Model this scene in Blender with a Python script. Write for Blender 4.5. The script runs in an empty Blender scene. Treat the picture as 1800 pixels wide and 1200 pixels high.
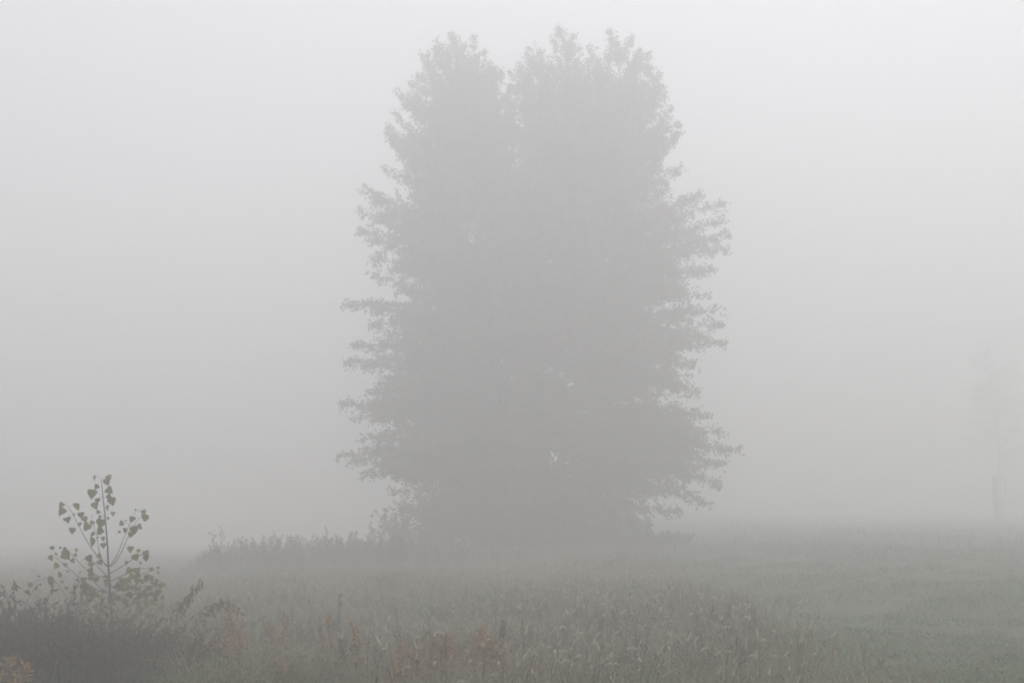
import bpy, math
import numpy as np
R = math.radians
S = bpy.context.scene
C = S.collection
rng = np.random.default_rng(11)

# ------------------------------------------------------------------ camera
FPX = 2500.0                       # focal length in pixels of the 1800 px wide photograph (50 mm lens)
PITCH = math.atan(330 / FPX)       # eye level lies at photo row 930
CAMZ = 1.6
cam_d = bpy.data.cameras.new("camera")
cam_d.lens = 50.0; cam_d.sensor_width = 36.0
cam_d.clip_start = 0.1; cam_d.clip_end = 3000
cam = bpy.data.objects.new("camera", cam_d); C.objects.link(cam)
cam.location = (0, 0, CAMZ)
cam.rotation_euler = (math.pi / 2 + PITCH, 0, 0)
S.camera = cam

# ------------------------------------------------------------------ sky, sun, exposure
SUN_EL, SUN_AZ = 66.0, 19.0        # azimuth clockwise from the view direction
w = bpy.data.worlds.new("World"); S.world = w; w.use_nodes = True
nt = w.node_tree; nt.nodes.clear()
out = nt.nodes.new("ShaderNodeOutputWorld"); bg = nt.nodes.new("ShaderNodeBackground")
sky = nt.nodes.new("ShaderNodeTexSky"); sky.sky_type = 'NISHITA'; sky.sun_disc = False
sky.sun_elevation = R(SUN_EL); sky.sun_rotation = R(SUN_AZ)
sky.air_density = 1.0; sky.dust_density = 4.0; sky.ozone_density = 1.0
hs = nt.nodes.new("ShaderNodeHueSaturation"); hs.inputs['Saturation'].default_value = 0.46
nt.links.new(sky.outputs[0], hs.inputs['Color']); nt.links.new(hs.outputs[0], bg.inputs[0])
bg.inputs[1].default_value = 0.12
nt.links.new(bg.outputs[0], out.inputs[0])
sl = bpy.data.lights.new("sun", 'SUN'); sl.energy = 0.6; sl.angle = R(25); sl.color = (1.0, 0.92, 0.80)
sun = bpy.data.objects.new("sun", sl); C.objects.link(sun)
sun.rotation_euler = (R(90 - SUN_EL), 0, R(180 - SUN_AZ)); sun.location = (20, 20, 60)
S.view_settings.view_transform = 'Standard'; S.view_settings.look = 'None'
S.view_settings.gamma = 1.0; S.view_settings.exposure = 0.605
S.render.engine = 'CYCLES'
S.cycles.volume_bounces = 6
S.cycles.max_bounces = 12; S.cycles.diffuse_bounces = 3; S.cycles.transmission_bounces = 3
S.cycles.use_denoising = True; S.cycles.use_adaptive_sampling = False; S.cycles.filter_width = 1.8

# ------------------------------------------------------------------ pixels to places
cp, sp = math.cos(PITCH), math.sin(PITCH)
def ray(px, py):
    u = (px - 900) / FPX; v = (600 - py) / FPX
    return np.array([u, cp - v * sp, sp + v * cp])
def at(px, py, Y):
    d = ray(px, py); k = Y / d[1]
    return np.array([d[0] * k, Y, CAMZ + d[2] * k])
def sst(a, b, t):
    t = np.clip((np.asarray(t, float) - a) / (b - a), 0, 1); return t * t * (3 - 2 * t)
def gz(x, y):
    x = np.asarray(x, float); y = np.asarray(y, float)
    yy = np.clip(y, -50, 210)
    ramp = 0.022 * (np.log1p(np.exp(-np.abs(yy - 6))) + np.maximum(yy - 6, 0))
    z = 0.25 * sst(18, 40, y) * sst(-13, -3, x) + ramp * sst(-8, 14, x) - 0.5 * sst(90, 200, y) * sst(2, -14, x)
    return z + 0.05 * np.sin(x * 0.7 + y * 0.31) + 0.035 * np.sin(x * 1.9 - y * 1.1 + 1.3)
def hit(px, py, h=0.0):
    d = ray(px, py)
    Y = 6.0
    while Y < 140:
        p = np.array([0, 0, CAMZ]) + d * (Y / d[1])
        if p[2] <= gz(p[0], p[1]) + h: return p
        Y += 0.1
    return p
def vnoise(x, y, s, seed=0):
    r = np.random.default_rng(seed); tab = r.random((64, 64))
    X = np.asarray(x) / s; Yy = np.asarray(y) / s
    i = np.floor(X).astype(int); j = np.floor(Yy).astype(int); fx = X - i; fy = Yy - j
    fx = fx * fx * (3 - 2 * fx); fy = fy * fy * (3 - 2 * fy)
    g = lambda a, b: tab[a % 64, b % 64]
    return (g(i, j) * (1 - fx) + g(i + 1, j) * fx) * (1 - fy) + (g(i, j + 1) * (1 - fx) + g(i + 1, j + 1) * fx) * fy

# ------------------------------------------------------------------ materials
def leafmat(name, cols, trans=0.25, rough=0.6, patch=None, pscale=0.4):
    m = bpy.data.materials.new(name); m.use_nodes = True
    n = m.node_tree; n.nodes.clear()
    o = n.nodes.new("ShaderNodeOutputMaterial")
    g = n.nodes.new("ShaderNodeNewGeometry"); r = n.nodes.new("ShaderNodeValToRGB")
    el = r.color_ramp.elements
    while len(el) < len(cols): el.new(0.5)
    for i, c in enumerate(cols):
        el[i].position = i / max(1, len(cols) - 1); el[i].color = (*c, 1)
    n.links.new(g.outputs['Random Per Island'], r.inputs[0])
    col = r.outputs[0]
    if patch:
        nz = n.nodes.new("ShaderNodeTexNoise"); nz.inputs['Scale'].default_value = pscale; nz.inputs['Detail'].default_value = 3
        n.links.new(g.outputs['Position'], nz.inputs['Vector'])
        rr = n.nodes.new("ShaderNodeValToRGB"); rr.color_ramp.elements[0].position = 0.42; rr.color_ramp.elements[1].position = 0.60
        n.links.new(nz.outputs[0], rr.inputs[0])
        mx = n.nodes.new("ShaderNodeMixRGB"); mx.inputs[2].default_value = (*patch, 1)
        ml = n.nodes.new("ShaderNodeMath"); ml.operation = 'MULTIPLY'; ml.inputs[1].default_value = 0.75
        n.links.new(rr.outputs[0], ml.inputs[0]); n.links.new(ml.outputs[0], mx.inputs[0])
        n.links.new(col, mx.inputs[1]); col = mx.outputs[0]
    p = n.nodes.new("ShaderNodeBsdfPrincipled"); p.inputs['Roughness'].default_value = rough
    n.links.new(col, p.inputs['Base Color'])
    if trans > 0:
        t = n.nodes.new("ShaderNodeBsdfTranslucent"); n.links.new(col, t.inputs[0])
        ms = n.nodes.new("ShaderNodeMixShader"); ms.inputs[0].default_value = trans
        n.links.new(p.outputs[0], ms.inputs[1]); n.links.new(t.outputs[0], ms.inputs[2])
        n.links.new(ms.outputs[0], o.inputs[0])
    else:
        n.links.new(p.outputs[0], o.inputs[0])
    return m
def barkmat(name, a, b, scale=6.0):
    m = bpy.data.materials.new(name); m.use_nodes = True
    n = m.node_tree; p = n.nodes['Principled BSDF']; p.inputs['Roughness'].default_value = 0.85
    tc = n.nodes.new("ShaderNodeTexCoord"); mp = n.nodes.new("ShaderNodeMapping"); mp.inputs['Scale'].default_value = (4, 4, 0.7)
    nz = n.nodes.new("ShaderNodeTexNoise"); nz.inputs['Scale'].default_value = scale; nz.inputs['Detail'].default_value = 6
    r = n.nodes.new("ShaderNodeValToRGB"); r.color_ramp.elements[0].color = (*a, 1); r.color_ramp.elements[1].color = (*b, 1)
    r.color_ramp.elements[0].position = 0.35; r.color_ramp.elements[1].position = 0.65
    bp = n.nodes.new("ShaderNodeBump"); bp.inputs['Strength'].default_value = 0.5
    n.links.new(tc.outputs['Object'], mp.inputs[0]); n.links.new(mp.outputs[0], nz.inputs['Vector'])
    n.links.new(nz.outputs[0], r.inputs[0]); n.links.new(r.outputs[0], p.inputs['Base Color'])
    n.links.new(nz.outputs[0], bp.inputs['Height']); n.links.new(bp.outputs[0], p.inputs['Normal'])
    return m
def groundmat():
    m = bpy.data.materials.new("meadow_soil"); m.use_nodes = True
    n = m.node_tree; p = n.nodes['Principled BSDF']; p.inputs['Roughness'].default_value = 0.9
    g = n.nodes.new("ShaderNodeNewGeometry")
    a = n.nodes.new("ShaderNodeTexNoise"); a.inputs['Scale'].default_value = 0.35; a.inputs['Detail'].default_value = 6
    b = n.nodes.new("ShaderNodeTexNoise"); b.inputs['Scale'].default_value = 9.0; b.inputs['Detail'].default_value = 5
    ra = n.nodes.new("ShaderNodeValToRGB"); ra.color_ramp.elements[0].color = (.045, .08, .02, 1); ra.color_ramp.elements[1].color = (.07, .075, .035, 1)
    ra.color_ramp.elements[0].position = .4; ra.color_ramp.elements[1].position = .62
    rb = n.nodes.new("ShaderNodeValToRGB"); rb.color_ramp.elements[0].color = (.55, .55, .55, 1); rb.color_ramp.elements[1].color = (1.3, 1.3, 1.3, 1)
    mx = n.nodes.new("ShaderNodeMixRGB"); mx.blend_type = 'MULTIPLY'; mx.inputs[0].default_value = 1
    for q in (a, b): n.links.new(g.outputs['Position'], q.inputs['Vector'])
    n.links.new(a.outputs[0], ra.inputs[0]); n.links.new(b.outputs[0], rb.inputs[0])
    n.links.new(ra.outputs[0], mx.inputs[1]); n.links.new(rb.outputs[0], mx.inputs[2]); n.links.new(mx.outputs[0], p.inputs['Base Color'])
    bp = n.nodes.new("ShaderNodeBump"); bp.inputs['Strength'].default_value = 0.8; bp.inputs['Distance'].default_value = 0.1
    n.links.new(b.outputs[0], bp.inputs['Height']); n.links.new(bp.outputs[0], p.inputs['Normal'])
    return m
M = dict(
    soil=groundmat(),
    tree=leafmat("tree_leaf", [(.035, .05, .02), (.05, .065, .028), (.075, .085, .03), (.045, .055, .025)], .3),
    tree_bark=barkmat("tree_bark", (.05, .043, .036), (.11, .095, .08)),
    far=leafmat("far_tree_leaf", [(.07, .06, .045), (.09, .08, .05)], .2),
    sap=leafmat("cottonwood_leaf", [(.17, .19, .06), (.22, .22, .075), (.19, .20, .075), (.13, .09, .055), (.28, .24, .075), (.18, .20, .065)], .35, .45),
    sap_bark=barkmat("sapling_bark", (.06, .05, .042), (.12, .10, .085), 20),
    thicket=leafmat("thicket_leaf", [(.13, .070, .045), (.18, .095, .06), (.12, .095, .05), (.22, .12, .08)], .15, .8),
    twig=leafmat("thicket_twig", [(.05, .036, .03), (.085, .06, .048)], 0, .8),
    red=leafmat("reddish_leaf", [(.13, .055, .042), (.15, .085, .055), (.09, .065, .04)], .25),
    cane=leafmat("drooping_leaf", [(.11, .12, .04), (.15, .135, .045), (.17, .11, .05), (.09, .08, .04)], .25),
    weed=leafmat("weed_leaf", [(.09, .07, .055), (.13, .10, .075), (.085, .085, .055), (.15, .105, .08)], .15, .8),
    orange=leafmat("withered_leaf", [(.38, .21, .08), (.43, .27, .12), (.30, .18, .085), (.25, .19, .085)], .25, .8),
    dock=leafmat("dark_seed", [(.05, .03, .022), (.075, .045, .03)], 0, .8),
    grass=leafmat("grass_blade", [(.085, .125, .04), (.12, .15, .055), (.10, .13, .05), (.22, .18, .085), (.07, .11, .035), (.27, .24, .14), (.20, .13, .065)], .3, .5, (.25, .175, .11), .35),
    lawn=leafmat("field_grass_blade", [(.038, .10, .008), (.055, .125, .012), (.045, .11, .010), (.09, .14, .018), (.025, .075, .008), (.17, .20, .06)], .3, .45, (.10, .125, .045), 1.1),
    fox_stem=leafmat("foxtail_stem", [(.045, .07, .022), (.07, .08, .03)], .15),
    fox_head=leafmat("foxtail_bristle", [(.50, .46, .35), (.58, .54, .41), (.40, .37, .27)], .3),
    rosette=leafmat("rosette_leaf", [(.16, .20, .06), (.22, .24, .09)], .3),
    post=barkmat("weathered_post_wood", (.07, .062, .055), (.14, .125, .11), 8),
)

# ------------------------------------------------------------------ mesh helpers
class MB:
    def __init__(s): s.v = []; s.f = []; s.n = 0
    def add(s, V, F, mi=0):
        V = np.asarray(V, float).reshape(-1, 3); F = np.asarray(F, int)
        s.v.append(V); s.f.append((F + s.n, mi)); s.n += len(V)
    def merged(s):
        return np.concatenate(s.v), s.f
    def mesh(s, name, mats):
        V = np.concatenate(s.v).astype(np.float32)
        me = bpy.data.meshes.new(name)
        loops = np.concatenate([F.ravel() for F, _ in s.f]).astype(np.int32)
        tot = np.concatenate([np.full(len(F), F.shape[1], np.int32) for F, _ in s.f])
        mi = np.concatenate([np.full(len(F), k, np.int32) for F, k in s.f])
        st = np.concatenate([[0], np.cumsum(tot)[:-1]]).astype(np.int32)
        me.vertices.add(len(V)); me.vertices.foreach_set('co', V.ravel())
        me.loops.add(len(loops)); me.loops.foreach_set('vertex_index', loops)
        me.polygons.add(len(tot)); me.polygons.foreach_set('loop_start', st); me.polygons.foreach_set('loop_total', tot)
        for m in (mats if isinstance(mats, (list, tuple)) else [mats]): me.materials.append(m)
        me.polygons.foreach_set('material_index', mi)
        me.update(calc_edges=True); me.validate()
        return me
    def build(s, name, mats, parent=None, loc=(0, 0, 0)):
        me = s.mesh(name, mats)
        if any(abs(c) > 0 for c in loc): me.transform(__import__('mathutils').Matrix.Translation([-float(c) for c in loc]))
        o = bpy.data.objects.new(name, me); C.objects.link(o)
        if parent is not None: o.parent = parent
        else: o.location = [float(c) for c in loc]
        return o
def unit(v):
    v = np.asarray(v, float); return v / (np.linalg.norm(v, axis=-1, keepdims=True) + 1e-9)
def tube(mb, P, r, k=5, mi=0, cap=True):
    P = np.asarray(P, float); n = len(P); r = np.broadcast_to(np.asarray(r, float), (n,)) if np.ndim(r) else np.full(n, float(r))
    T = unit(np.gradient(P, axis=0)); ref = np.array([0.31, 0.17, 0.93]) if abs(T[:, 2]).mean() < .8 else np.array([0.9, 0.2, 0.1])
    U = unit(np.cross(T, ref)); W = np.cross(T, U)
    a = np.arange(k) * 2 * math.pi / k
    V = P[:, None] + r[:, None, None] * (np.cos(a)[None, :, None] * U[:, None] + np.sin(a)[None, :, None] * W[:, None])
    i = np.arange(n - 1)[:, None] * k; j = np.arange(k)[None]; j2 = (j + 1) % k
    F = np.stack([i + j, i + j2, i + k + j2, i + k + j], -1).reshape(-1, 4)
    mb.add(V, F, mi)
    if cap: mb.add(V[-1], [list(range(k))], mi) if k > 2 else None
LEAF = (np.array([[0, 0, 0], [.35, .42, .06], [.30, .74, .05], [0, 1, -.08], [-.30, .74, .05], [-.35, .42, .06], [0, .5, 0]]) * [1.25, 1, 1],
        np.array([[0, 1, 6], [1, 2, 6], [2, 3, 6], [3, 4, 6], [4, 5, 6], [5, 0, 6]]))
DIAM = (np.array([[0, 0, 0], [.5, .45, .08], [0, 1, -.05], [-.5, .45, .08]]), np.array([[0, 1, 2], [0, 2, 3]]))
LOBE = (np.array([[0, 0, 0], [.28, .08, .03], [.5, .34, .07], [.27, .45, .02], [.34, .72, .05], [0, 1, -.1], [-.34, .72, .05], [-.27, .45, .02], [-.5, .34, .07], [-.28, .08, .03], [0, .4, -.02]]),
        np.array([[i, (i + 1) % 10, 10] for i in range(10)]))
# heart / delta shaped poplar leaf
_d = np.array([[0, 0, 0], [.22, -.05, .02], [.44, .03, .05], [.52, .20, .07], [.42, .44, .06], [.25, .68, .03], [.10, .86, -.02], [0, 1.0, -.08],
               [-.10, .86, -.02], [-.25, .68, .03], [-.42, .44, .06], [-.52, .20, .07], [-.44, .03, .05], [-.22, -.05, .02], [0, .38, -.03]])
DELTA = (_d, np.array([[i, (i + 1) % 14, 14] for i in range(14)]))
def leaves(mb, P, D, L, Wd, tpl=LEAF, mi=0, up=None, roll=1.0, g=rng):
    P = np.asarray(P, float); N = len(P)
    if N == 0: return
    D = unit(D)
    n0 = (np.tile([0, 0, 1.0], (N, 1)) if up is None else up) + g.normal(0, roll, (N, 3))
    X = unit(np.cross(D, n0)); Z = np.cross(X, D)
    t, F = tpl
    L = np.broadcast_to(L, (N,))[:, None, None]; Wd = np.broadcast_to(Wd, (N,))[:, None, None]
    V = P[:, None] + t[None, :, 0:1] * Wd * X[:, None] + t[None, :, 1:2] * L * D[:, None] + t[None, :, 2:3] * Wd * 1.6 * Z[:, None]
    FF = F[None] + (np.arange(N) * len(t))[:, None, None]
    mb.add(V, FF.reshape(-1, F.shape[1]), mi)
def bez(a, b, c, n):
    t = np.linspace(0, 1, n)[:, None]; return (1 - t) ** 2 * a + 2 * t * (1 - t) * b + t ** 2 * c
def spread(mb, tpl, P, rot, sc, tilt=None):
    """copies of a small plant (verts, faces) into one mesh, for uncountable cover"""
    V, Fs = tpl
    n = len(P); c, s = np.cos(rot), np.sin(rot)
    X = V[None, :, 0] * c[:, None] - V[None, :, 1] * s[:, None]; Y = V[None, :, 0] * s[:, None] + V[None, :, 1] * c[:, None]
    Q = np.stack([X, Y, np.broadcast_to(V[None, :, 2], X.shape)], -1) * sc[:, None, None]
    if tilt is not None: Q[..., :2] += tilt[:, None] * Q[..., 2:3]
    Q += P[:, None]
    base = mb.n; mb.v.append(Q.reshape(-1, 3)); mb.n += n * len(V)
    for F, mi in Fs:
        mb.f.append(((F[None] + base + (np.arange(n) * len(V))[:, None, None]).reshape(-1, F.shape[1]), mi))
def tag(o, label=None, cat=None, group=None, kind=None):
    if label: o['label'] = label
    if cat: o['category'] = cat
    if group: o['group'] = group
    if kind: o['kind'] = kind
    return o
def thing(name, label, cat, loc, group=None):
    o = bpy.data.objects.new(name, None); C.objects.link(o); o.location = [float(c) for c in loc]
    o.empty_display_size = 0.2
    return tag(o, label, cat, group)
def part(mb, name, mat, th):
    """mesh given in world coordinates, parented to its thing"""
    V = th.location
    o = mb.build(name, mat, th)
    o.data.transform(__import__('mathutils').Matrix.Translation((-V[0], -V[1], -V[2])))
    return o

# ------------------------------------------------------------------ the setting: ground
def sheet():
    xs = np.concatenate([np.linspace(-420, -45, 26)[:-1], np.linspace(-45, 45, 151), np.linspace(45, 420, 26)[1:]])
    ys = np.concatenate([np.linspace(-300, 0, 16)[:-1], np.linspace(0, 100, 171), np.linspace(100, 460, 25)[1:]])
    X, Y = np.meshgrid(xs, ys); Z = gz(X, Y) + 0.03 * (vnoise(X, Y, 0.9, 5) - .5)
    nx, ny = len(xs), len(ys)
    i = np.arange(ny - 1)[:, None] * nx + np.arange(nx - 1)[None]
    F = np.stack([i, i + 1, i + nx + 1, i + nx], -1).reshape(-1, 4)
    mb = MB(); mb.add(np.stack([X, Y, Z], -1), F)
    o = mb.build("ground", M['soil']); o.data.polygons.foreach_set('use_smooth', np.ones(len(o.data.polygons), bool))
    return tag(o, kind='structure')
sheet()

# edge of the short field grass, found on the ground from where the photograph shows it
edge = np.array([hit(*p)[:2] for p in ((1370, 1199), (1300, 1100), (1225, 1050), (1160, 1010), (1110, 985))])
edge = edge[np.argsort(edge[:, 1])]
def field_edge(y): return np.interp(y, edge[:, 1], edge[:, 0])
def positions(n, y0, y1, pw=1.0):
    """ground points, thinning with distance, over the view and a few metres either side"""
    t = rng.random(n); y = y0 * (y1 / y0) ** t
    x = (rng.random(n) * 2 - 1) * (0.37 * y + 3.0)
    return x, y
def blades(mb, x, y, h, wd, lean=0.5, droop=0.3):
    n = len(x); z = gz(x, y)
    a = rng.random(n) * 2 * math.pi; d = np.stack([np.cos(a), np.sin(a)], -1) * (lean * rng.random(n) ** .7)[:, None]
    b = rng.normal(0, .6, n); s = np.stack([np.cos(b), np.sin(b), np.zeros(n)], -1) * (wd / 2)[:, None]
    P0 = np.stack([x, y, z - .02], -1)
    P1 = P0 + np.stack([d[:, 0] * h * .35, d[:, 1] * h * .35, h * .62], -1)
    P2 = P0 + np.stack([d[:, 0] * h * (1.0 + droop), d[:, 1] * h * (1.0 + droop), h * (1.0 - droop * rng.random(n))], -1)
    V = np.stack([P0 - s * .8, P0 + s * .8, P1 + s, P1 - s, P2], 1)
    i = (np.arange(n) * 5)[:, None]
    base = mb.n; mb.v.append(V.reshape(-1, 3)); mb.n += 5 * n
    mb.f.append((i + np.array([[0, 1, 2, 3]]) + base, 0)); mb.f.append((i + np.array([[3, 2, 4]]) + base, 0))

# ------------------------------------------------------------------ ground cover (uncountable)
def cover():
    x, y = positions(400000, 9.5, 150)
    f = x > field_edge(y) + rng.normal(0, .35, len(x)) + (vnoise(x, y, 1.1, 3) - .5) * 1.6
    # field: short lumpy grass
    xf, yf = x[f], y[f]
    lump = vnoise(xf, yf, .42, 8) * .65 + vnoise(xf, yf, 1.2, 9) * .75
    h = (.025 + .125 * np.clip(lump, 0, 2) ** 2.0) * (.6 + .7 * rng.random(len(xf)))
    mb = MB(); blades(mb, xf, yf, h, .0095 * (yf / 13) ** .9 * (.7 + .6 * rng.random(len(xf))), 1.9, .6)
    tag(mb.build("field_grass", M['lawn']), "short lumpy green grass of the open field on the right", "grass", kind='stuff')
    # meadow: taller, mixed
    m = ~f; xm, ym = x[m], y[m]
    lump = vnoise(xm, ym, .8, 18) * .7 + vnoise(xm, ym, 2.6, 19) * .6
    h = (.12 + .42 * lump) * (.55 + .7 * rng.random(len(xm)))
    h = np.where((xm < -2.7 - .5 * rng.random(len(xm))) & (ym < 13.6), h * .3, h)
    mb = MB(); blades(mb, xm, ym, h, .0085 * (ym / 13) ** .9 * (.6 + .7 * rng.random(len(xm))), 1.5, .5)
    tag(mb.build("meadow_grass", M['grass']), "tangled grey green and tan meadow grass on the left and in front", "grass", kind='stuff')
cover()

# ------------------------------------------------------------------ weeds
def weed_tpl(h, g, leaf=.07, nbr=14, plume=.5, lean=.08):
    """tall dry weed: stem, short ascending side shoots, narrow leaves, fuzzy top"""
    mb = MB(); a = g.random() * 6.28
    P = bez(np.zeros(3), np.array([0, 0, h * .5]), np.array([math.cos(a) * lean * h, math.sin(a) * lean * h, h]), 6)
    tube(mb, P, np.linspace(.006, .002, 6), 3, 1)
    for s in np.linspace(.25, .97, nbr):
        b = np.array([np.interp(s, np.linspace(0, 1, 6), P[:, k]) for k in range(3)])
        az = g.random() * 6.28; up = .5 + .9 * g.random(); L = h * (.20 * (1 - s) + .07) * (.6 + .8 * g.random())
        d = unit(np.array([math.cos(az), math.sin(az), up]))
        e = b + d * L; tube(mb, np.stack([b, (b + e) / 2 + [0, 0, .01], e]), [.003, .002, .001], 3, 1, False)
        k = 3 + int(L / .03); t = g.random(k)[:, None]
        leaves(mb, b + (e - b) * t, unit(d + g.normal(0, .7, (k, 3))), leaf * (.5 + .8 * g.random(k)), leaf * .28, DIAM, 0, g=g)
    k = int(26 * plume); t = .80 + .2 * g.random(k)
    Q = np.stack([np.interp(t, np.linspace(0, 1, 6), P[:, q]) for q in range(3)], -1)
    leaves(mb, Q, unit(g.normal(0, 1, (k, 3)) + [0, 0, .6]), leaf * .5 * (.5 + g.random(k)), leaf * .18, DIAM, 0, g=g)
    return mb
def weed_mass(name, label, n, pos, hs, mats, seed, **kw):
    g = np.random.default_rng(seed); mb = MB()
    P, H = pos(n, g)
    idx = g.integers(0, 5, n)
    for q in range(5):
        t = weed_tpl(1.0, g, **kw).merged(); s = idx == q
        spread(mb, t, P[s], g.random(s.sum()) * 6.28, H[s], g.normal(0, .08, (s.sum(), 2)))
    return tag(mb.build(name, mats), label, "weeds", kind='stuff')
# the tall dusky thicket left of and in front of the tree; its top line follows the photograph
top_px = np.array([[300, 1010], [340, 985], [370, 962], [420, 952], [480, 948], [560, 940], [640, 938], [700, 942], [760, 952], [860, 962], [980, 970], [1100, 965], [1180, 955]])
def pos_thicket(n, g):
    px = 315 + 840 * g.random(n) ** 1.15; Y = 41 + 12 * g.random(n)
    x = (px - 900) / FPX * Y; ty = np.interp(px, top_px[:, 0], top_px[:, 1])
    zt = np.array([at(p, t, yy)[2] for p, t, yy in zip(px, ty, Y)]); z = gz(x, Y)
    H = np.clip((zt - z), .3, 2.2) * (.3 + .7 * g.random(n) ** 1.6) * (.72 + .45 * vnoise(x, Y, 1.1, 61))
    return np.stack([x, Y, z], -1), H
weed_mass("tall_weeds", "dense thicket of tall dusky dried weeds left of the big tree", 2800, pos_thicket, 1, [M['weed'], M['twig']], 4, leaf=.09)
def pos_back(n, g):
    Y = 30 + 42 * g.random(n); x = -(.05 + .36 * g.random(n)) * Y - 1.0 - 2 * g.random(n)
    z = gz(x, Y); return np.stack([x, Y, z], -1), (.10 + .30 * g.random(n) ** 1.8) * (.4 + vnoise(x, Y, 3, 41))
weed_mass("meadow_weeds", "hazy knee high dry weeds over the rough ground far left", 2600, pos_back, 1, [M['weed'], M['twig']], 5, leaf=.11)
def pos_mid(n, g):
    Y = 12 + 16 * g.random(n); x = -(.30 * Y + 2) + (field_edge(Y) + .30 * Y + 2) * g.random(n)
    z = gz(x, Y); k = vnoise(x, Y, 1.4, 30); return np.stack([x, Y, z], -1), (.12 + .34 * k) * (.7 + .6 * g.random(n))
weed_mass("low_weeds", "low browning weeds mixed through the meadow grass", 1500, pos_mid, 1, [M['weed'], M['twig']], 6, leaf=.07, nbr=22)
def pos_right(n, g):
    Y = 40 + 26 * g.random(n) ** .7; x = 2.5 + (.40 * Y) * g.random(n)
    return np.stack([x, Y, gz(x, Y)], -1), (.10 + .26 * g.random(n) ** 2) * (.4 + vnoise(x, Y, 2.5, 44))
weed_mass("field_edge_weeds", "faint band of weeds along the far rise of the field", 1500, pos_right, 1, [M['weed'], M['twig']], 7, leaf=.12)

# single tall stalks that stand clear of the thicket
def weed_thing(name, px, py, Y, label, cat="weed", mat='weed', seed=0, group=None, **kw):
    g = np.random.default_rng(seed); p = at(px, py, Y); z = float(gz(p[0], Y)); h = p[2] - z
    mb = weed_tpl(h, g, **kw)
    th = thing(name, label, cat, (p[0], Y, z), group)
    st = MB(); fo = MB(); V = np.concatenate(mb.v)
    for F, mi in mb.f: (st if mi else fo).f.append((F, 0))
    for q, nm, mt in ((st, 'stem', 'twig'), (fo, 'foliage', mat)):
        used = np.unique(np.concatenate([F.ravel() for F, _ in q.f])); mp = np.zeros(len(V), int); mp[used] = np.arange(len(used))
        q.v = [V[used]]; q.f = [(mp[F], 0) for F, _ in q.f]; q.n = len(used)
        q.build(nm, M[mt], th)
    return th
for i, (px, py, Y, lab) in enumerate([
        (374, 932, 38.0, "thin dried weed, leftmost stalk standing clear at the left end of the thicket"),
        (388, 927, 38.2, "tallest feathery dried weed at the thicket's left end, just right of the leftmost stalk"),
        (437, 945, 40, "narrow dried weed poking just above the thicket, next right of the feathery tall pair"),
        (463, 940, 40, "straight dried weed above the thicket between two narrow stalks"),
        (483, 936, 40.5, "bushier dried weed tip rising from the middle of the thicket"),
        (574, 930, 42, "dried weed with a spreading tip above the dark crest of the thicket"),
        (650, 934, 44, "dried weed at the right end of the thicket, just left of the leaning bare branch")]):
    weed_thing("tall_weed", px, py, Y, lab, seed=50 + i, group="tall weeds standing clear of the thicket", leaf=.085, lean=.03)
# thin bare stems in the meadow in front
for i, (px, py, Y, lab) in enumerate([
        (598, 1045, 15.0, "tall thin stem with tiny leaves left of centre in the meadow, the nearer of two"),
        (697, 1068, 16.0, "thin bare dark stem in the meadow right of the taller thin stem")]):
    weed_thing("thin_weed", px, py, Y, lab, seed=70 + i, leaf=.04, nbr=6, plume=.3, lean=.02)
# rusty withered plants in the foreground
for i, (px, py, Y, h, lab) in enumerate([
        (18, 1160, 12.6, 1, "rusty withered weed at the bottom left corner in front of the dark brush"),
        (40, 1172, 12.4, 1, "smaller rusty weed beside the bottom left corner weed, on its right"),
        (790, 1118, 14.0, 1, "broad rusty orange weed right of centre behind the foxtails"),
        (835, 1106, 14.2, 1, "tallest rusty orange weed, just left of the dark seed spike"),
        (862, 1128, 13.6, 1, "rusty orange weed below and right of the tallest rusty one"),
        (740, 1140, 13.4, 1, "rusty orange weed at the left end of the rusty clump"),
        (702, 1170, 12.8, 1, "short rusty weed at the bottom edge below the rusty clump"),
        (500, 1168, 12.8, 1, "short rusty tan weed alone at the bottom edge left of centre"),
        (415, 1130, 14.0, 1, "faint rusty weed between the dark brush and the lone tan weed")]):
    weed_thing("withered_weed", px, py, Y, lab, mat='orange', seed=90 + i, group="rusty withered weeds in the meadow", leaf=.085, nbr=34, plume=2.2, lean=.12)
for i in range(30):
    px, py = ((700 + 190 * rng.random(), 1115 + 70 * rng.random()) if i < 18 else (380 + 260 * rng.random(), 1060 + 110 * rng.random()))
    weed_thing("withered_weed", px, py, 13.2 + (1180 - py) / 60 + rng.random() * .6, "pale rusty withered weed half sunk in the tangled meadow grass", mat='orange', seed=120 + i, group="pale rusty weeds half sunk in the grass", leaf=.06, nbr=30, plume=1.5, lean=.12)
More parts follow.
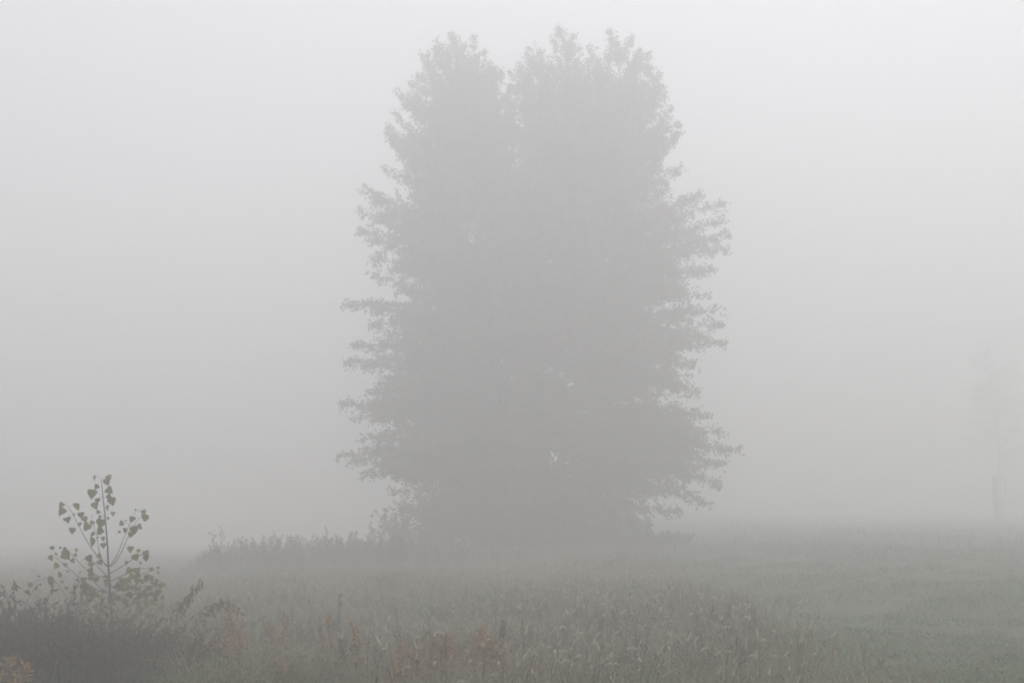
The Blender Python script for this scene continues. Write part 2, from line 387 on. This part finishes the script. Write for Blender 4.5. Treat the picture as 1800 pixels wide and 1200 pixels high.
# dark seed spike
def dock():
    p = at(883, 1088, 14.6); z = float(gz(p[0], p[1])); h = p[2] - z
    th = thing("dock_stalk", "dark brown upright seed spike standing beside the rusty weeds", "plant", (p[0], p[1], z))
    mb = MB(); tube(mb, [(0, 0, 0), (.01, 0, h * .5), (0, .0, h)], [.007, .006, .003], 5); mb.build('stem', M['twig'], th)
    mb = MB(); k = 420; t = .30 + .68 * rng.random(k); r = .022 * np.sin(np.clip((1 - t) * 2.6 + .5, 0, 2.6)) + .004; a = rng.random(k) * 6.28
    P = np.stack([np.cos(a) * r * rng.random(k), np.sin(a) * r * rng.random(k), t * h], -1)
    leaves(mb, P, unit(np.stack([np.cos(a), np.sin(a), .8 + 0 * a], -1)), .018, .014, DIAM); mb.build('seed_spike', M['dock'], th)
dock()
def rosette():
    p = hit(1548, 1180); th = thing("leaf_rosette", "small bright yellow green leafy rosette alone in the short grass", "plant", (p[0], p[1], gz(p[0], p[1])))
    mb = MB(); n = 13
    for k in range(n):
        a = k * 2.4; up = .6 + 1.0 * (k / n); L = .17 - .004 * k
        d = unit(np.array([math.cos(a), math.sin(a), up])); sd = unit(np.cross(d, [0, 0, 1])); P = bez(np.zeros(3) + [0, 0, .03], d * L * .6 + [0, 0, .06], d * L + np.array([0, 0, .03]), 5)
        wd = np.array([.008, .016, .018, .012, .001])[:, None]
        V = np.stack([P - sd * wd, P, P + sd * wd], 1); V[:, 1, 2] -= .006
        F = [[3 * i + j, 3 * i + j + 1, 3 * i + j + 4, 3 * i + j + 3] for i in range(4) for j in range(2)]
        mb.add(V, F)
    mb.build('foliage', M['rosette'], th)
rosette()

# ------------------------------------------------------------------ foxtail grasses
def foxtails(count=270):
    g = np.random.default_rng(77); kinds = []
    for k in range(10):
        h = .52 + .16 * g.random(); out = .05 + .16 * g.random(); drop = -.05 + .08 * g.random()
        st = MB(); hd = MB()
        A = np.zeros(3); T = np.array([out, 0, h])
        P = bez(A, np.array([out * .15, 0, h * .85]), T, 8); tube(st, P, np.linspace(.0028, .0016, 8), 3)
        for s, az in ((.25, g.random() * 6), (.5, g.random() * 6), (.12, g.random() * 6)):
            b = P[int(s * 7)]; d = np.array([math.cos(az), math.sin(az), 0]); e = b + d * .20 + [0, 0, .07]
            Q = bez(b, b + d * .08 + [0, 0, .13], e, 5); sd = np.array([-d[1], d[0], 0]) * .005
            wv = np.array([.6, 1, .9, .6, .05])[:, None]
            V = np.stack([Q - sd * wv, Q + sd * wv], 1); st.add(V, [[2 * i, 2 * i + 1, 2 * i + 3, 2 * i + 2] for i in range(4)])
        L = .055 + .03 * g.random(); d0 = unit(T - P[-2])
        Q = bez(T, T + d0 * L * .5, T + d0 * L * .85 + np.array([L * .4 * g.random(), 0, -drop - .02]), 8)
        tube(hd, Q, np.array([.003, .0062, .0072, .0072, .0068, .006, .0045, .0015]), 6)
        n = 170; t = g.random(n); B = np.stack([np.interp(t, np.linspace(0, 1, 8), Q[:, q]) for q in range(3)], -1)
        ax = unit(Q[-1] - Q[0]); a = g.normal(0, 1, (n, 3)); a = unit(a - (a @ ax)[:, None] * ax)
        leaves(hd, B, unit(a + ax * .8), .015 * (.7 + .5 * g.random(n)), .0022, DIAM, g=g)
        kinds.append((st.mesh("foxtail_stem", M['fox_stem']), hd.mesh("seed_head", M['fox_head'])))
    done = 0; first = {}
    while done < count:
        u = g.random()
        if u < .62: px, py = 840 + 520 * g.random(), 1195 - 130 * g.random() ** 1.3
        elif u < .82: px, py = 880 + 330 * g.random(), 1090 - 75 * g.random()
        elif u < .95: px, py = 640 + 260 * g.random(), 1195 - 85 * g.random()
        else: px, py = 1330 + 100 * g.random(), 1195 - 70 * g.random()
        p = hit(px, py, .5)
        if p[1] > 26: continue
        k = int(g.integers(0, 10)); st, hd = kinds[k]
        if k not in first:
            o = bpy.data.objects.new("foxtail_grass", st); c = bpy.data.objects.new("seed_head", hd); first[k] = (o, c)
        else:
            o, c = first[k][0].copy(), first[k][1].copy()
        C.objects.link(o); C.objects.link(c); c.parent = o
        o.location = (float(p[0]), float(p[1]), float(gz(p[0], p[1])) - .01)
        sc = (.8 + .45 * g.random()); o.scale = (sc, sc, sc); o.rotation_euler = (g.normal(0, .10), g.normal(0, .10), g.normal(.2, 1.4))
        tag(o, "pale bristly foxtail seed head on a thin arching stem in the front meadow", "foxtail grass", "foxtail grasses in the front meadow")
        done += 1
foxtails()

# ------------------------------------------------------------------ the sapling
def sapling():
    Y0 = 16.0; g = np.random.default_rng(5)
    q = lambda cx, cy, dy=0.0: at(cx / 3, 800 + cy / 3, Y0 + dy)     # coordinates of an enlarged view, 3 px to a photo px
    base = q(592, 1000); bz = float(gz(base[0], Y0))
    th = thing("cottonwood_sapling", "slender sapling with heart shaped leaves rising from the dark brush", "sapling", (base[0], Y0, bz))
    stem = [np.array([base[0] + .01, Y0, bz - .02]), q(592, 960), q(585, 820), q(575, 640), q(567, 480), q(555, 330), q(543, 220), q(535, 130)]
    mb = MB(); tube(mb, stem, [.016, .0145, .013, .0115, .009, .007, .005, .0028], 7); part(mb, "trunk", M['sap_bark'], th)
    br = [[(572, 585), (480, 485), (410, 360), (360, 275)], [(570, 590), (528, 525), (512, 440), (488, 360)], [(577, 582), (620, 520), (655, 430), (715, 295)],
          [(580, 587), (640, 510), (690, 400), (755, 315)], [(575, 642), (470, 612), (400, 545), (345, 505)], [(578, 722), (480, 690), (380, 610), (285, 535)],
          [(578, 622), (650, 580), (720, 535), (775, 520)], [(580, 662), (650, 630), (720, 600), (800, 600)], [(582, 702), (650, 665), (730, 630), (835, 600)],
          [(583, 737), (650, 705), (760, 690), (862, 680)], [(585, 765), (660, 735), (760, 730), (860, 745)], [(588, 880), (430, 850), (350, 725), (265, 655), (165, 688)],
          [(575, 645), (520, 590), (490, 560), (470, 540)], [(580, 725), (520, 690), (480, 640), (475, 600)], [(586, 800), (500, 770), (430, 700), (385, 690)], [(588, 830), (660, 800), (740, 770), (850, 800)]]
    curves = []
    for i, b in enumerate(br):
        dd = (.35 + .25 * g.random()) * (1 if i % 2 else -1) * (.5 if i < 4 else 1)
        n = len(b); P = np.array([q(cx, cy, dd * k / (n - 1)) for k, (cx, cy) in enumerate(b)])
        t = np.linspace(0, 1, n); tt = np.linspace(0, 1, 12); cf = [np.polyfit(t, P[:, k], min(3, n - 1)) for k in range(3)]
        P = np.stack([np.polyval(c, tt) for c in cf], -1); curves.append(P)
        m = MB(); tube(m, P, np.linspace(.0055, .0018, 12), 5); part(m, "branch", M['sap_bark'], th)
    lv = [(500,118,28),(575,115,32),(563,140,38),(508,165,30),(485,203,50),(577,185,42),(577,215,38),(590,243,45),(515,237,28),(503,265,42),(568,275,30),(517,300,22),(595,308,26),(570,333,16),(525,325,20),(532,358,50),(530,398,45),(485,318,12),(485,355,28),(323,262,30),(327,298,45),(408,270,48),(388,312,22),(355,340,40),(428,315,34),(447,338,34),(422,362,22),(382,397,36),(458,378,50),(488,418,34),(490,458,52),(517,432,10),(543,440,26),(545,475,32),(715,288,12),(758,298,28),(765,328,45),(697,338,36),(640,360,32),(662,345,12),(738,375,34),(708,392,46),(660,395,28),(628,405,20),(690,418,32),(275,488,26),(317,487,14),(345,505,40),(350,530,50),(402,500,22),(398,525,20),(270,540,34),(295,520,18),(385,555,28),(343,577,28),(297,582,36),(470,545,38),(480,577,36),(525,530,28),(527,565,30),(687,495,36),(730,503,22),(757,510,14),(773,520,36),(715,537,40),(770,543,30),(667,565,20),(742,568,16),(797,600,22),(835,592,14),(835,618,14),(680,610,44),(720,610,40),(697,640,40),(315,630,32),(357,612,14),(420,615,20),(478,610,36),(480,632,34),(505,655,36),(555,640,18),(205,638,14),(265,638,14),(265,657,38),(160,685,34),(190,705,22),(235,672,20),(275,690,26),(327,667,18),(350,700,24),(392,685,24),(385,717,28),(665,660,34),(730,630,30),(765,655,22),(815,675,34),(862,685,30),(760,720,22),(655,713,14),(680,735,36),(810,740,18),(820,760,28),(857,750,26),(765,770,28),(665,785,30),(505,800,30),(447,715,40),(480,748,22),(430,790,24),(850,800,34),(685,820,18),(540,770,36),(560,800,30),(600,780,26),(460,730,36),(640,690,30),(700,700,30),(720,680,28),(710,760,24),(740,740,26),(700,780,22),(590,740,20),(410,780,24),(640,830,24),(560,840,22),(800,820,22),(740,820,24),(520,740,22)]
    allp = np.concatenate(curves + [np.array(stem)[2:]])
    mb = MB()
    lv += [(430 + 420 * g.random(), 640 + 260 * g.random(), 16 + 18 * g.random()) for _ in range(190)]
    for cx, cy, wpx in lv:
        p0 = q(cx, cy); k = np.argmin(np.hypot((allp[:, 0] - p0[0]), (allp[:, 2] - p0[2]))); a = allp[k]
        c = q(cx, cy, a[1] - Y0 + g.normal(0, .05)); W = wpx / 3 * Y0 / FPX * 1.02
        L = W * (.88 + .2 * g.random())
        side = np.sign(c[0] - a[0] + 1e-4)
        d = unit(np.array([side * .35 + g.normal(0, .5), g.normal(0, .35), -1.0 + g.normal(0, .45)]))
        bp = c - d * L * .42
        tube(mb, bez(a, (a + bp) / 2 + [0, 0, .02], bp, 4), .0011, 3, 1, False)
        face = np.array([[g.normal(0, .35), -1.0, .35 + g.normal(0, .3)]])
        leaves(mb, [bp], [d], L, W, DELTA, 0, up=face, roll=.3, g=g)
    part(mb, "foliage", [M['sap'], M['sap_bark']], th)
sapling()

# ------------------------------------------------------------------ brush at the lower left
def bush(name, label, cat, px, Y, rad, h, nst, seed, leafmat_, twigmat, leaf=.03, arch=.4, per=26, group=None, dens=1.0, wl=.55, tpl=DIAM, depth=None):
    g = np.random.default_rng(seed); x = (px - 900) / FPX * Y; z = float(gz(x, Y)); rd = depth or rad
    th = thing(name, label, cat, (x, Y, z), group); st = MB(); lf = MB()
    for k in range(nst):
        a = g.random() * 6.28; r0 = .75 * math.sqrt(g.random()); b = np.array([math.cos(a) * r0 * rad, math.sin(a) * r0 * rd, -.03])
        az = a + g.normal(0, .6); top = h * (.62 + .40 * g.random()) * (1 - .35 * r0 ** 2)
        o = arch * h * (.3 + .8 * g.random()); e = b + np.array([math.cos(az) * o, math.sin(az) * o, top])
        P = bez(b, b + np.array([math.cos(az) * o * .2, math.sin(az) * o * .2, top * .85]), e, 6); tube(st, P, np.linspace(.005, .0015, 6) * (1 + h * .3), 3, 0, False)
        for j in range(int(per * .35)):
            s = .15 + .85 * g.random(); c = np.array([np.interp(s, np.linspace(0, 1, 6), P[:, q]) for q in range(3)])
            d = unit(g.normal(0, 1, 3) + [0, 0, .5]); L = (.06 + .16 * g.random()) * h * (1.3 - s); f = c + d * L
            tube(st, np.stack([c, (c + f) / 2 + [0, 0, .01], f]), [.002, .0016, .001], 3, 0, False)
            m = max(2, int(dens * 7)); t = g.random(m)[:, None]
            leaves(lf, c + (f - c) * t, unit(d + g.normal(0, .8, (m, 3))), leaf * (.6 + .8 * g.random(m)), leaf * wl, tpl, 0, g=g)
    st.build("stems", M[twigmat], th); lf.build("foliage", M[leafmat_], th)
    return th
bush("bramble_bush", "dark brown bramble bush at the left edge of the photo", "bush", 30, 13.5, .70, .86, 195, 21, 'thicket', 'twig', leaf=.024, wl=.42, per=30, depth=.6, group="dark bushes under the sapling")
bush("bramble_bush", "dark brown bramble bush between the left edge bush and the sapling stem", "bush", 120, 13.7, .70, .86, 210, 22, 'thicket', 'twig', leaf=.024, wl=.42, per=30, depth=.6, group="dark bushes under the sapling")
bush("bramble_bush", "dark bramble bush around the foot of the sapling stem", "bush", 205, 13.8, .66, .80, 195, 23, 'thicket', 'twig', leaf=.024, wl=.42, per=30, depth=.6, group="dark bushes under the sapling")
bush("bramble_bush", "low dark bramble bush right of the sapling stem", "bush", 285, 13.7, .62, .66, 165, 24, 'thicket', 'twig', leaf=.024, wl=.42, per=30, depth=.6, group="dark bushes under the sapling")
bush("bramble_bush", "low sprawling brown bush fading into the grass right of the dark brush", "bush", 350, 13.6, .42, .50, 90, 25, 'thicket', 'twig', leaf=.024, wl=.42, per=30, depth=.5, group="dark bushes under the sapling")
bush("reddish_shrub", "reddish leaved shrub top standing above the brush at the far left", "shrub", 35, 14.3, .4, 1.06, 16, 26, 'red', 'twig', leaf=.05, per=22, wl=.4)
bush("reddish_shrub", "reddish shrub with drooping leaves just left of the sapling", "shrub", 88, 14.4, .3, 1.14, 14, 27, 'red', 'twig', leaf=.055, per=20, wl=.38)
def cane_shrub(label, spines, seed, mat='cane'):
    g = np.random.default_rng(seed); Y0 = 15.4
    q = lambda cx, cy, dy=0.0: at(cx / 3, 800 + cy / 3, Y0 + dy)
    b0 = q(*spines[0][0]); z = float(gz(b0[0], Y0))
    th = thing("arching_shrub", label, "shrub", (b0[0], Y0, z)); lf = MB(); leafn = 0
    for sp_ in spines:
        n = len(sp_); dd = g.normal(0, .2); P = np.array([q(cx, cy, dd * k / n) for k, (cx, cy) in enumerate(sp_)])
        root = np.array([[P[0, 0] * .99 - .04 + .02 * g.random(), Y0, z - .02]]); P = np.concatenate([root, P])
        t = np.linspace(0, 1, len(P)); tt = np.linspace(0, 1, 16); P = np.stack([np.interp(tt, t, P[:, k]) for k in range(3)], -1)
        P[1:-1] = (P[:-2] + 2 * P[1:-1] + P[2:]) / 4
        m = MB(); tube(m, P, np.linspace(.006, .0018, 16), 4); part(m, "stem", M['twig'], th)
        k = 34; s = .35 + .65 * g.random(k); B = np.stack([np.interp(s, tt, P[:, c]) for c in range(3)], -1) + g.normal(0, .025, (k, 3))
        D = np.stack([g.normal(.1, .4, k), g.normal(0, .4, k), -1 + g.normal(0, .3, k)], -1)
        leaves(lf, B, D, .075 * (.6 + .6 * g.random(k)), .026, LEAF, 0, up=np.tile([0, -1.0, .3], (k, 1)), roll=.5, g=g)
    part(lf, "foliage", M[mat], th)
cane_shrub("thin shrub with long arching stems and hanging narrow leaves right of the sapling",
           [[(960, 900), (1080, 800), (1190, 765), (1270, 812)], [(1030, 960), (1110, 905), (1190, 920)], [(930, 830), (1000, 740), (1062, 655)], [(900, 850), (960, 770), (1010, 720)], [(960, 960), (1060, 880), (1140, 790), (1180, 770)]], 31)

# ------------------------------------------------------------------ the big tree
TY = 53.0; TK = TY / 36.0
lt = [(790,60),(835,66),(765,85),(745,95),(735,132),(700,160),(712,185),(680,225),(690,250),(675,297),(640,335),(660,348),(635,372),(632,405),(650,420),(655,455),(650,480),(608,535),(640,535),(650,572),(625,605),(608,640),(640,640),(650,690),(603,712),(625,735),(640,770),(595,800),(615,812),(640,835),(690,865),(705,895)]
rt = [(985,55),(1005,70),(925,95),(940,82),(1072,58),(1105,68),(1140,95),(1120,110),(1160,130),(1168,170),(1190,215),(1188,240),(1198,295),(1175,310),(1230,343),(1200,352),(1272,360),(1270,385),(1277,412),(1275,440),(1250,475),(1245,518),(1270,540),(1268,570),(1277,602),(1240,595),(1222,640),(1225,690),(1242,730),(1272,762),(1297,790),(1270,815),(1265,850),(1247,885),(1190,900),(1120,912)]
linner = np.array([[70,800],[110,775],[150,760],[190,750],[230,720],[260,705],[330,725],[370,670],[410,690],[440,715],[480,690],[540,680],[590,680],[650,680],[700,655],[750,655],[800,650],[850,700],[900,705],[960,720]], float)
rinner = np.array([[70,1090],[110,1120],[150,1130],[200,1150],[250,1160],[300,1165],[345,1125],[380,1220],[430,1235],[480,1205],[540,1215],[600,1200],[650,1190],[700,1190],[750,1225],[800,1245],[850,1230],[890,1150],[960,1100]], float)
def big_tree():
    g = np.random.default_rng(8)
    bx = (930 - 900) / FPX * TY; bz = float(gz(bx, TY)); base = np.array([bx, TY, bz])
    th = thing("broad_tree", "huge dense leafy tree with a notched double top looming in the fog", "tree", base)
    wood = MB(); lf = MB(); Pl = []; Dl = []
    lead = {}
    for key, pts, dy in (('L', [(905, 860), (868, 600), (838, 330), (812, 120)], -.3), ('R', [(950, 860), (985, 600), (1010, 330), (1000, 105)], .3), ('Q', [(985, 820), (1040, 560), (1080, 300), (1090, 115)], -.1)):
        P = np.concatenate([[base + [0, 0, -.1]], [at(x, y, TY + dy * (i + 1) / 4) for i, (x, y) in enumerate(pts)]])
        t = np.linspace(0, 1, len(P)); tt = np.linspace(0, 1, 24); P = np.stack([np.interp(tt, t, P[:, k]) for k in range(3)], -1)
        for _ in range(3): P[1:-1] = (P[:-2] + 2 * P[1:-1] + P[2:]) / 4
        lead[key] = P; tube(wood, P, np.linspace(.27 if key != 'Q' else .2, .02, 24), 9)
    def on(P, z):
        z = np.clip(z, P[2, 2], P[-1, 2]); return np.array([np.interp(z, P[:, 2], P[:, k]) for k in range(3)])
    def branch(tip, key, ang, sprayw, dens=1.0):
        P = lead[key]; hr = math.hypot(*(tip[:2] - on(P, tip[2])[:2]))
        r = on(P, max(tip[2] - hr * math.tan(ang), bz + .9)); L = np.linalg.norm(tip - r)
        if L < .25: return
        L /= TK
        droop = .12 * L if ang < R(25) else 0.0
        mid = (r + tip) / 2 + np.array([0, 0, droop + .06 * L]) + g.normal(0, .05 * L, 3)
        n = 9; B = bez(r, mid, tip, n); tube(wood, B, np.linspace(.012 + .012 * L, .005, n), 4, 0, False)
        tt = np.linspace(0, 1, n); T = unit(np.gradient(B, axis=0)); nt_ = int(L * 13 * dens) + 8
        for s in 1 - (1 - .12) * g.random(nt_) ** 1.15:
            c = np.array([np.interp(s, tt, B[:, k]) for k in range(3)]); ax = unit(np.array([np.interp(s, tt, T[:, k]) for k in range(3)]))
            v = g.normal(0, 1, 3); v[2] *= .75; v = unit(v - (v @ ax) * ax)
            d = unit(ax * (.75 + .5 * g.random()) + v * .9 + [0, 0, .10]); tl = TK * sprayw * (.15 + .53 * (1 - s) ** .68) * (.5 + .7 * g.random()) * min(1.0, .45 + L / 3.5)
            m = int((8 + tl * 26) * (.45 + .8 * (1 - s) ** .6)); u = .1 + .95 * g.random(m)
            bend = np.array([0, 0, -.10 * tl])
            Pl.append(c + d * tl * u[:, None] + bend * (u ** 2)[:, None] + g.normal(0, .045, (m, 3)))
            Dl.append(d * .7 + g.normal(0, .7, (m, 3)) + [0, 0, -.55])
            if g.random() < .35: tube(wood, np.stack([c, c + d * tl * .5, c + d * tl + bend]), [.006, .004, .002], 3, 0, False)
    def angle(py): return R(float(np.interp(py, [60, 150, 250, 340, 450, 600, 750, 900], [68, 54, 42, 30, 20, 12, 6, 2])) + g.normal(0, 4))
    # shoots that make the outline
    for side, tips in (('L', lt), ('R', rt)):
        for (x, y) in tips:
            if y < 80: continue
            key = 'L' if side == 'L' else ('R' if x < 1030 else 'Q')
            branch(at(x, y, TY + g.normal(0, .5)), key, angle(y), 1.02 if y > 300 else .9, 1.5)
    # thin leading shoots along the top and the upper sides, and fuzz in the notch
    for (x, y, key) in [(790,58,'L'),(812,78,'L'),(838,64,'L'),(848,90,'L'),(760,84,'L'),(748,112,'L'),(726,142,'L'),(704,168,'L'),(684,228,'L'),(770,70,'L'),(884,128,'L'),(878,165,'L'),(870,120,'L'),(892,182,'L'),
                        (905,150,'R'),(914,112,'R'),(922,88,'R'),(938,100,'R'),(965,66,'R'),(988,50,'R'),(1006,62,'R'),(1020,84,'R'),(1046,82,'Q'),(898,150,'L'),(893,128,'R'),(896,175,'R'),(899,190,'L'),(888,205,'L'),(905,222,'R'),(1030,104,'R'),(1040,120,'Q'),(1034,145,'R'),(1072,54,'Q'),(1084,76,'Q'),(1106,64,'Q'),(1120,88,'Q'),(1138,94,'Q'),(1152,118,'Q'),(1164,150,'Q'),(1180,190,'Q'),(1194,232,'Q'),(900,205,'R'),(1170,215,'Q')]:
        for rep_ in range(1 if y < 100 else 2):
            branch(at(x + g.normal(0, 5), y + abs(g.normal(0, 12)) * rep_, TY + g.normal(0, .5)), key, R(70 + g.normal(0, 6)) if y < 120 else R(56 + g.normal(0, 6)), .35 + .45 * g.random(), 1.5)
    # the body of the crown, all round
    for k in range(570):
        y = 112 + 833 * g.random() ** .85 if k < 470 else 104 + 250 * g.random()
        side = 'L' if g.random() < .46 else 'R'
        ov = float(np.interp(y, [120, 200, 300, 480, 900], [-9, 8, 60, 115, 150]))
        l, r = (np.interp(y, linner[:, 0], linner[:, 1]), 884 + ov) if side == 'L' else (910 - ov, np.interp(y, rinner[:, 0], rinner[:, 1]))
        if side == 'L' and y < 100: r = 850
        c = (l + r) / 2; a = (r - l) / 2
        hw = (np.interp(y, rinner[:, 0], rinner[:, 1]) - np.interp(y, linner[:, 0], linner[:, 1])) / 2 if y > 300 else a * 1.25
        q = g.random() * 2 - 1; sg = 1 if g.random() < .5 else -1
        if k % 3 == 0: q = math.copysign(abs(q) ** .4, q)
        px = c + a * q + g.normal(0, 9); dep = sg * hw * .85 * math.sqrt(max(0, 1 - q * q)) * TY / FPX * (.45 + .55 * g.random() ** .6)
        key = 'L' if side == 'L' else ('R' if px < 1030 + 40 * g.normal() else 'Q')
        branch(at(px, y, TY) * [1, 0, 1] + [0, TY + dep, 0], key, angle(y), 1.15, 1.0)
    # inner foliage between the leaders, and short tips that thicken the sides
    for k in range(120):
        y = 140 + 640 * g.random(); px = 1030 + .03 * (y - 400) * -1 + g.normal(0, 30)
        branch(at(px, y, TY + g.choice([-1, 1]) * (.4 + 1.6 * g.random())), 'R' if k % 2 else 'Q', angle(y), 1.2, 1.2)
    for k in range(90):
        y = 330 + 560 * g.random()
        if k % 2: px, key = np.interp(y, linner[:, 0], linner[:, 1]) - 8 + 40 * g.random(), 'L'
        else: px, key = np.interp(y, rinner[:, 0], rinner[:, 1]) + 4 - 40 * g.random(), 'Q'
        branch(at(px, y, TY + g.normal(0, .9)), key, angle(y), 1.15, 1.1)
    P = np.concatenate(Pl); D = np.concatenate(Dl); n = len(P)
    sz = .094 * (.65 + .6 * g.random(n))
    leaves(lf, P, D, sz, sz * .92, LEAF, 0, roll=.8, g=g)
    print("tree leaves", n)
    part(wood, "trunk", M['tree_bark'], th); part(lf, "crown", M['tree'], th)
big_tree()
# leaning bare branch at the left of its foot
def leaning_branch():
    a = at(672, 952, 49.0); b = at(716, 905, 50.0); a[2] = gz(a[0], a[1])
    th = thing("leaning_branch", "bare branch leaning up toward the low left side of the big tree", "branch", a)
    mb = MB(); tube(mb, bez(a, (a + b) / 2 + [0, 0, -.05], b + (b - a) * .2, 7), np.linspace(.065, .03, 7), 6)
    c = a + (b - a) * .55; tube(mb, bez(c, c + [.15, 0, .25], c + [.5, .1, .45], 5), np.linspace(.025, .008, 5), 5)
    c = a + (b - a) * .8; tube(mb, bez(c, c + [-.05, 0, .2], c + [-.02, .1, .5], 5), np.linspace(.018, .006, 5), 5)
    part(mb, "bough", M['tree_bark'], th)
leaning_branch()
for i, (px, Y, rad, h, lab) in enumerate([
        (735, 50.6, 1.5, 2.2, "dark undergrowth bush at the left foot of the big tree"),
        (820, 50.2, 1.6, 2.0, "dark undergrowth bush under the left half of the big tree"),
        (915, 50.0, 1.6, 2.1, "dark undergrowth bush in front of the big tree's trunk"),
        (1005, 50.4, 1.6, 2.0, "dark undergrowth bush under the right half of the big tree"),
        (1150, 50.0, 1.7, .72, "lowest undergrowth bush, spreading out past the right end of the big tree"),
        (668, 50.0, 1.3, 1.0, "low undergrowth bush beside the leaning bare branch, left of the big tree"),
        (1085, 50.8, 1.2, 1.5, "low undergrowth bush at the right foot of the big tree")]):
    bush("undergrowth_bush", lab, "bush", px, Y, rad, h, 90, 40 + i, 'tree', 'twig', leaf=.085, per=30, group="bushes under the big tree", wl=.6)

# ------------------------------------------------------------------ far right: post, stalk beside it, faint bare tree
def far_right():
    Y = 90.0; p = at(1752, 918, Y); z = float(gz(p[0], Y)); t = at(1752, 835, Y)
    th = thing("fence_post", "square weathered wooden post standing alone at the far right", "post", (p[0], Y, z))
    mb = MB(); h = t[2] - z; a = .135
    prof = [(-.25, 1), (h - .03, 1), (h, .86)]
    V = np.array([[sx * a * s, sy * a * s, zz] for zz, s in prof for sx, sy in ((-1, -1), (1, -1), (1, 1), (-1, 1))])
    F = [[4 * i + j, 4 * i + (j + 1) % 4, 4 * i + 4 + (j + 1) % 4, 4 * i + 4 + j] for i in range(2) for j in range(4)] + [[8, 9, 10, 11]]
    mb.add(V, F); o = mb.build("shaft", M['post'], th)
    g = np.random.default_rng(3)
    b = at(1763, 918, Y - .3); zb = float(gz(b[0], b[1])); th = thing("dry_stalk", "thin bent dry stalk growing close beside the wooden post", "stalk", (b[0], b[1], zb))
    P = np.array([[b[0], b[1], zb - .05], at(1764, 880, Y - .3), at(1768, 855, Y - .3), at(1765, 840, Y - .3)]); mb = MB(); tube(mb, P, [.05, .04, .03, .012], 5); part(mb, "stem", M['twig'], th)
    mb = MB(); k = 90; s = g.random(k); tt = np.linspace(0, 1, 4); B = np.stack([np.interp(s, tt, P[:, c]) for c in range(3)], -1) + g.normal(0, .06, (k, 3)); leaves(mb, B, g.normal(0, 1, (k, 3)), .12, .04, DIAM, g=g); part(mb, "foliage", M['weed'], th)
    # bare tree
    Y = 108.0; b = at(1760, 905, Y); zb = float(gz(b[0], Y)); th = thing("bare_tree", "faint thin bare tree behind the post almost lost in fog", "tree", (b[0], Y, zb))
    tr = MB(); cr = MB(); pts = [(1758, 860), (1756, 790), (1748, 735), (1738, 680), (1726, 600)]
    P = np.concatenate([[[b[0], Y, zb - .1]], [at(x, y, Y) for x, y in pts]]); tt = np.linspace(0, 1, len(P)); t2 = np.linspace(0, 1, 20)
    P = np.stack([np.interp(t2, tt, P[:, k]) for k in range(3)], -1); tube(tr, P, np.linspace(.13, .02, 20), 7); Pl = []; Dl = []
    for k in range(70):
        s = .28 + .7 * g.random(); c = np.array([np.interp(s, t2, P[:, q]) for q in range(3)]); a = g.random() * 6.28
        L = (4.2 * (1.15 - s)) * (.5 + .6 * g.random()); d = unit(np.array([math.cos(a), math.sin(a), .25 + .5 * s])); e = c + d * L
        B = bez(c, (c + e) / 2 + g.normal(0, .12, 3), e, 6); tube(tr, B, np.linspace(.035, .008, 6), 4, 0, False)
        for j in range(7):
            u = .3 + .7 * g.random(); cc = c + (e - c) * u; dd = unit(d + g.normal(0, .7, 3)); l2 = .4 + .8 * g.random(); tube(cr, np.stack([cc, cc + dd * l2 * .5 + g.normal(0, .03, 3), cc + dd * l2]), [.012, .009, .005], 3, 0, False)
            Pl.append(cc + dd * l2 * g.random((5, 1)) + g.normal(0, .06, (5, 3))); Dl.append(g.normal(0, 1, (5, 3)))
    P_ = np.concatenate(Pl); leaves(cr, P_, np.concatenate(Dl), .13, .10, LEAF, g=g)
    part(tr, "trunk", M['tree_bark'], th); part(cr, "crown", M['far'], th)
far_right()

# ------------------------------------------------------------------ the fog itself
def haze():
    x0, x1, y0, y1, z0, z1 = -450., 450., -330., 490., -4., 26.0
    V = [(x, y, z) for z in (z0, z1) for x, y in ((x0, y0), (x1, y0), (x1, y1), (x0, y1))]
    F = [[3, 2, 1, 0], [4, 5, 6, 7], [0, 1, 5, 4], [1, 2, 6, 5], [2, 3, 7, 6], [3, 0, 4, 7]]
    m = bpy.data.materials.new("fog_air"); m.use_nodes = True; n = m.node_tree; n.nodes.clear()
    o = n.nodes.new("ShaderNodeOutputMaterial"); p = n.nodes.new("ShaderNodeVolumePrincipled")
    p.inputs['Density Attribute'].default_value = ""; p.inputs['Temperature Attribute'].default_value = ""; p.inputs['Color Attribute'].default_value = ""
    p.inputs['Density'].default_value = 0.0285; p.inputs['Color'].default_value = (.967, .9645, .968, 1); p.inputs['Anisotropy'].default_value = 0.58
    n.links.new(p.outputs[0], o.inputs['Volume'])
    mb = MB(); mb.add(V, F); tag(mb.build("haze", m), "thick even grey fog filling the whole scene", "fog", kind='stuff')
haze()
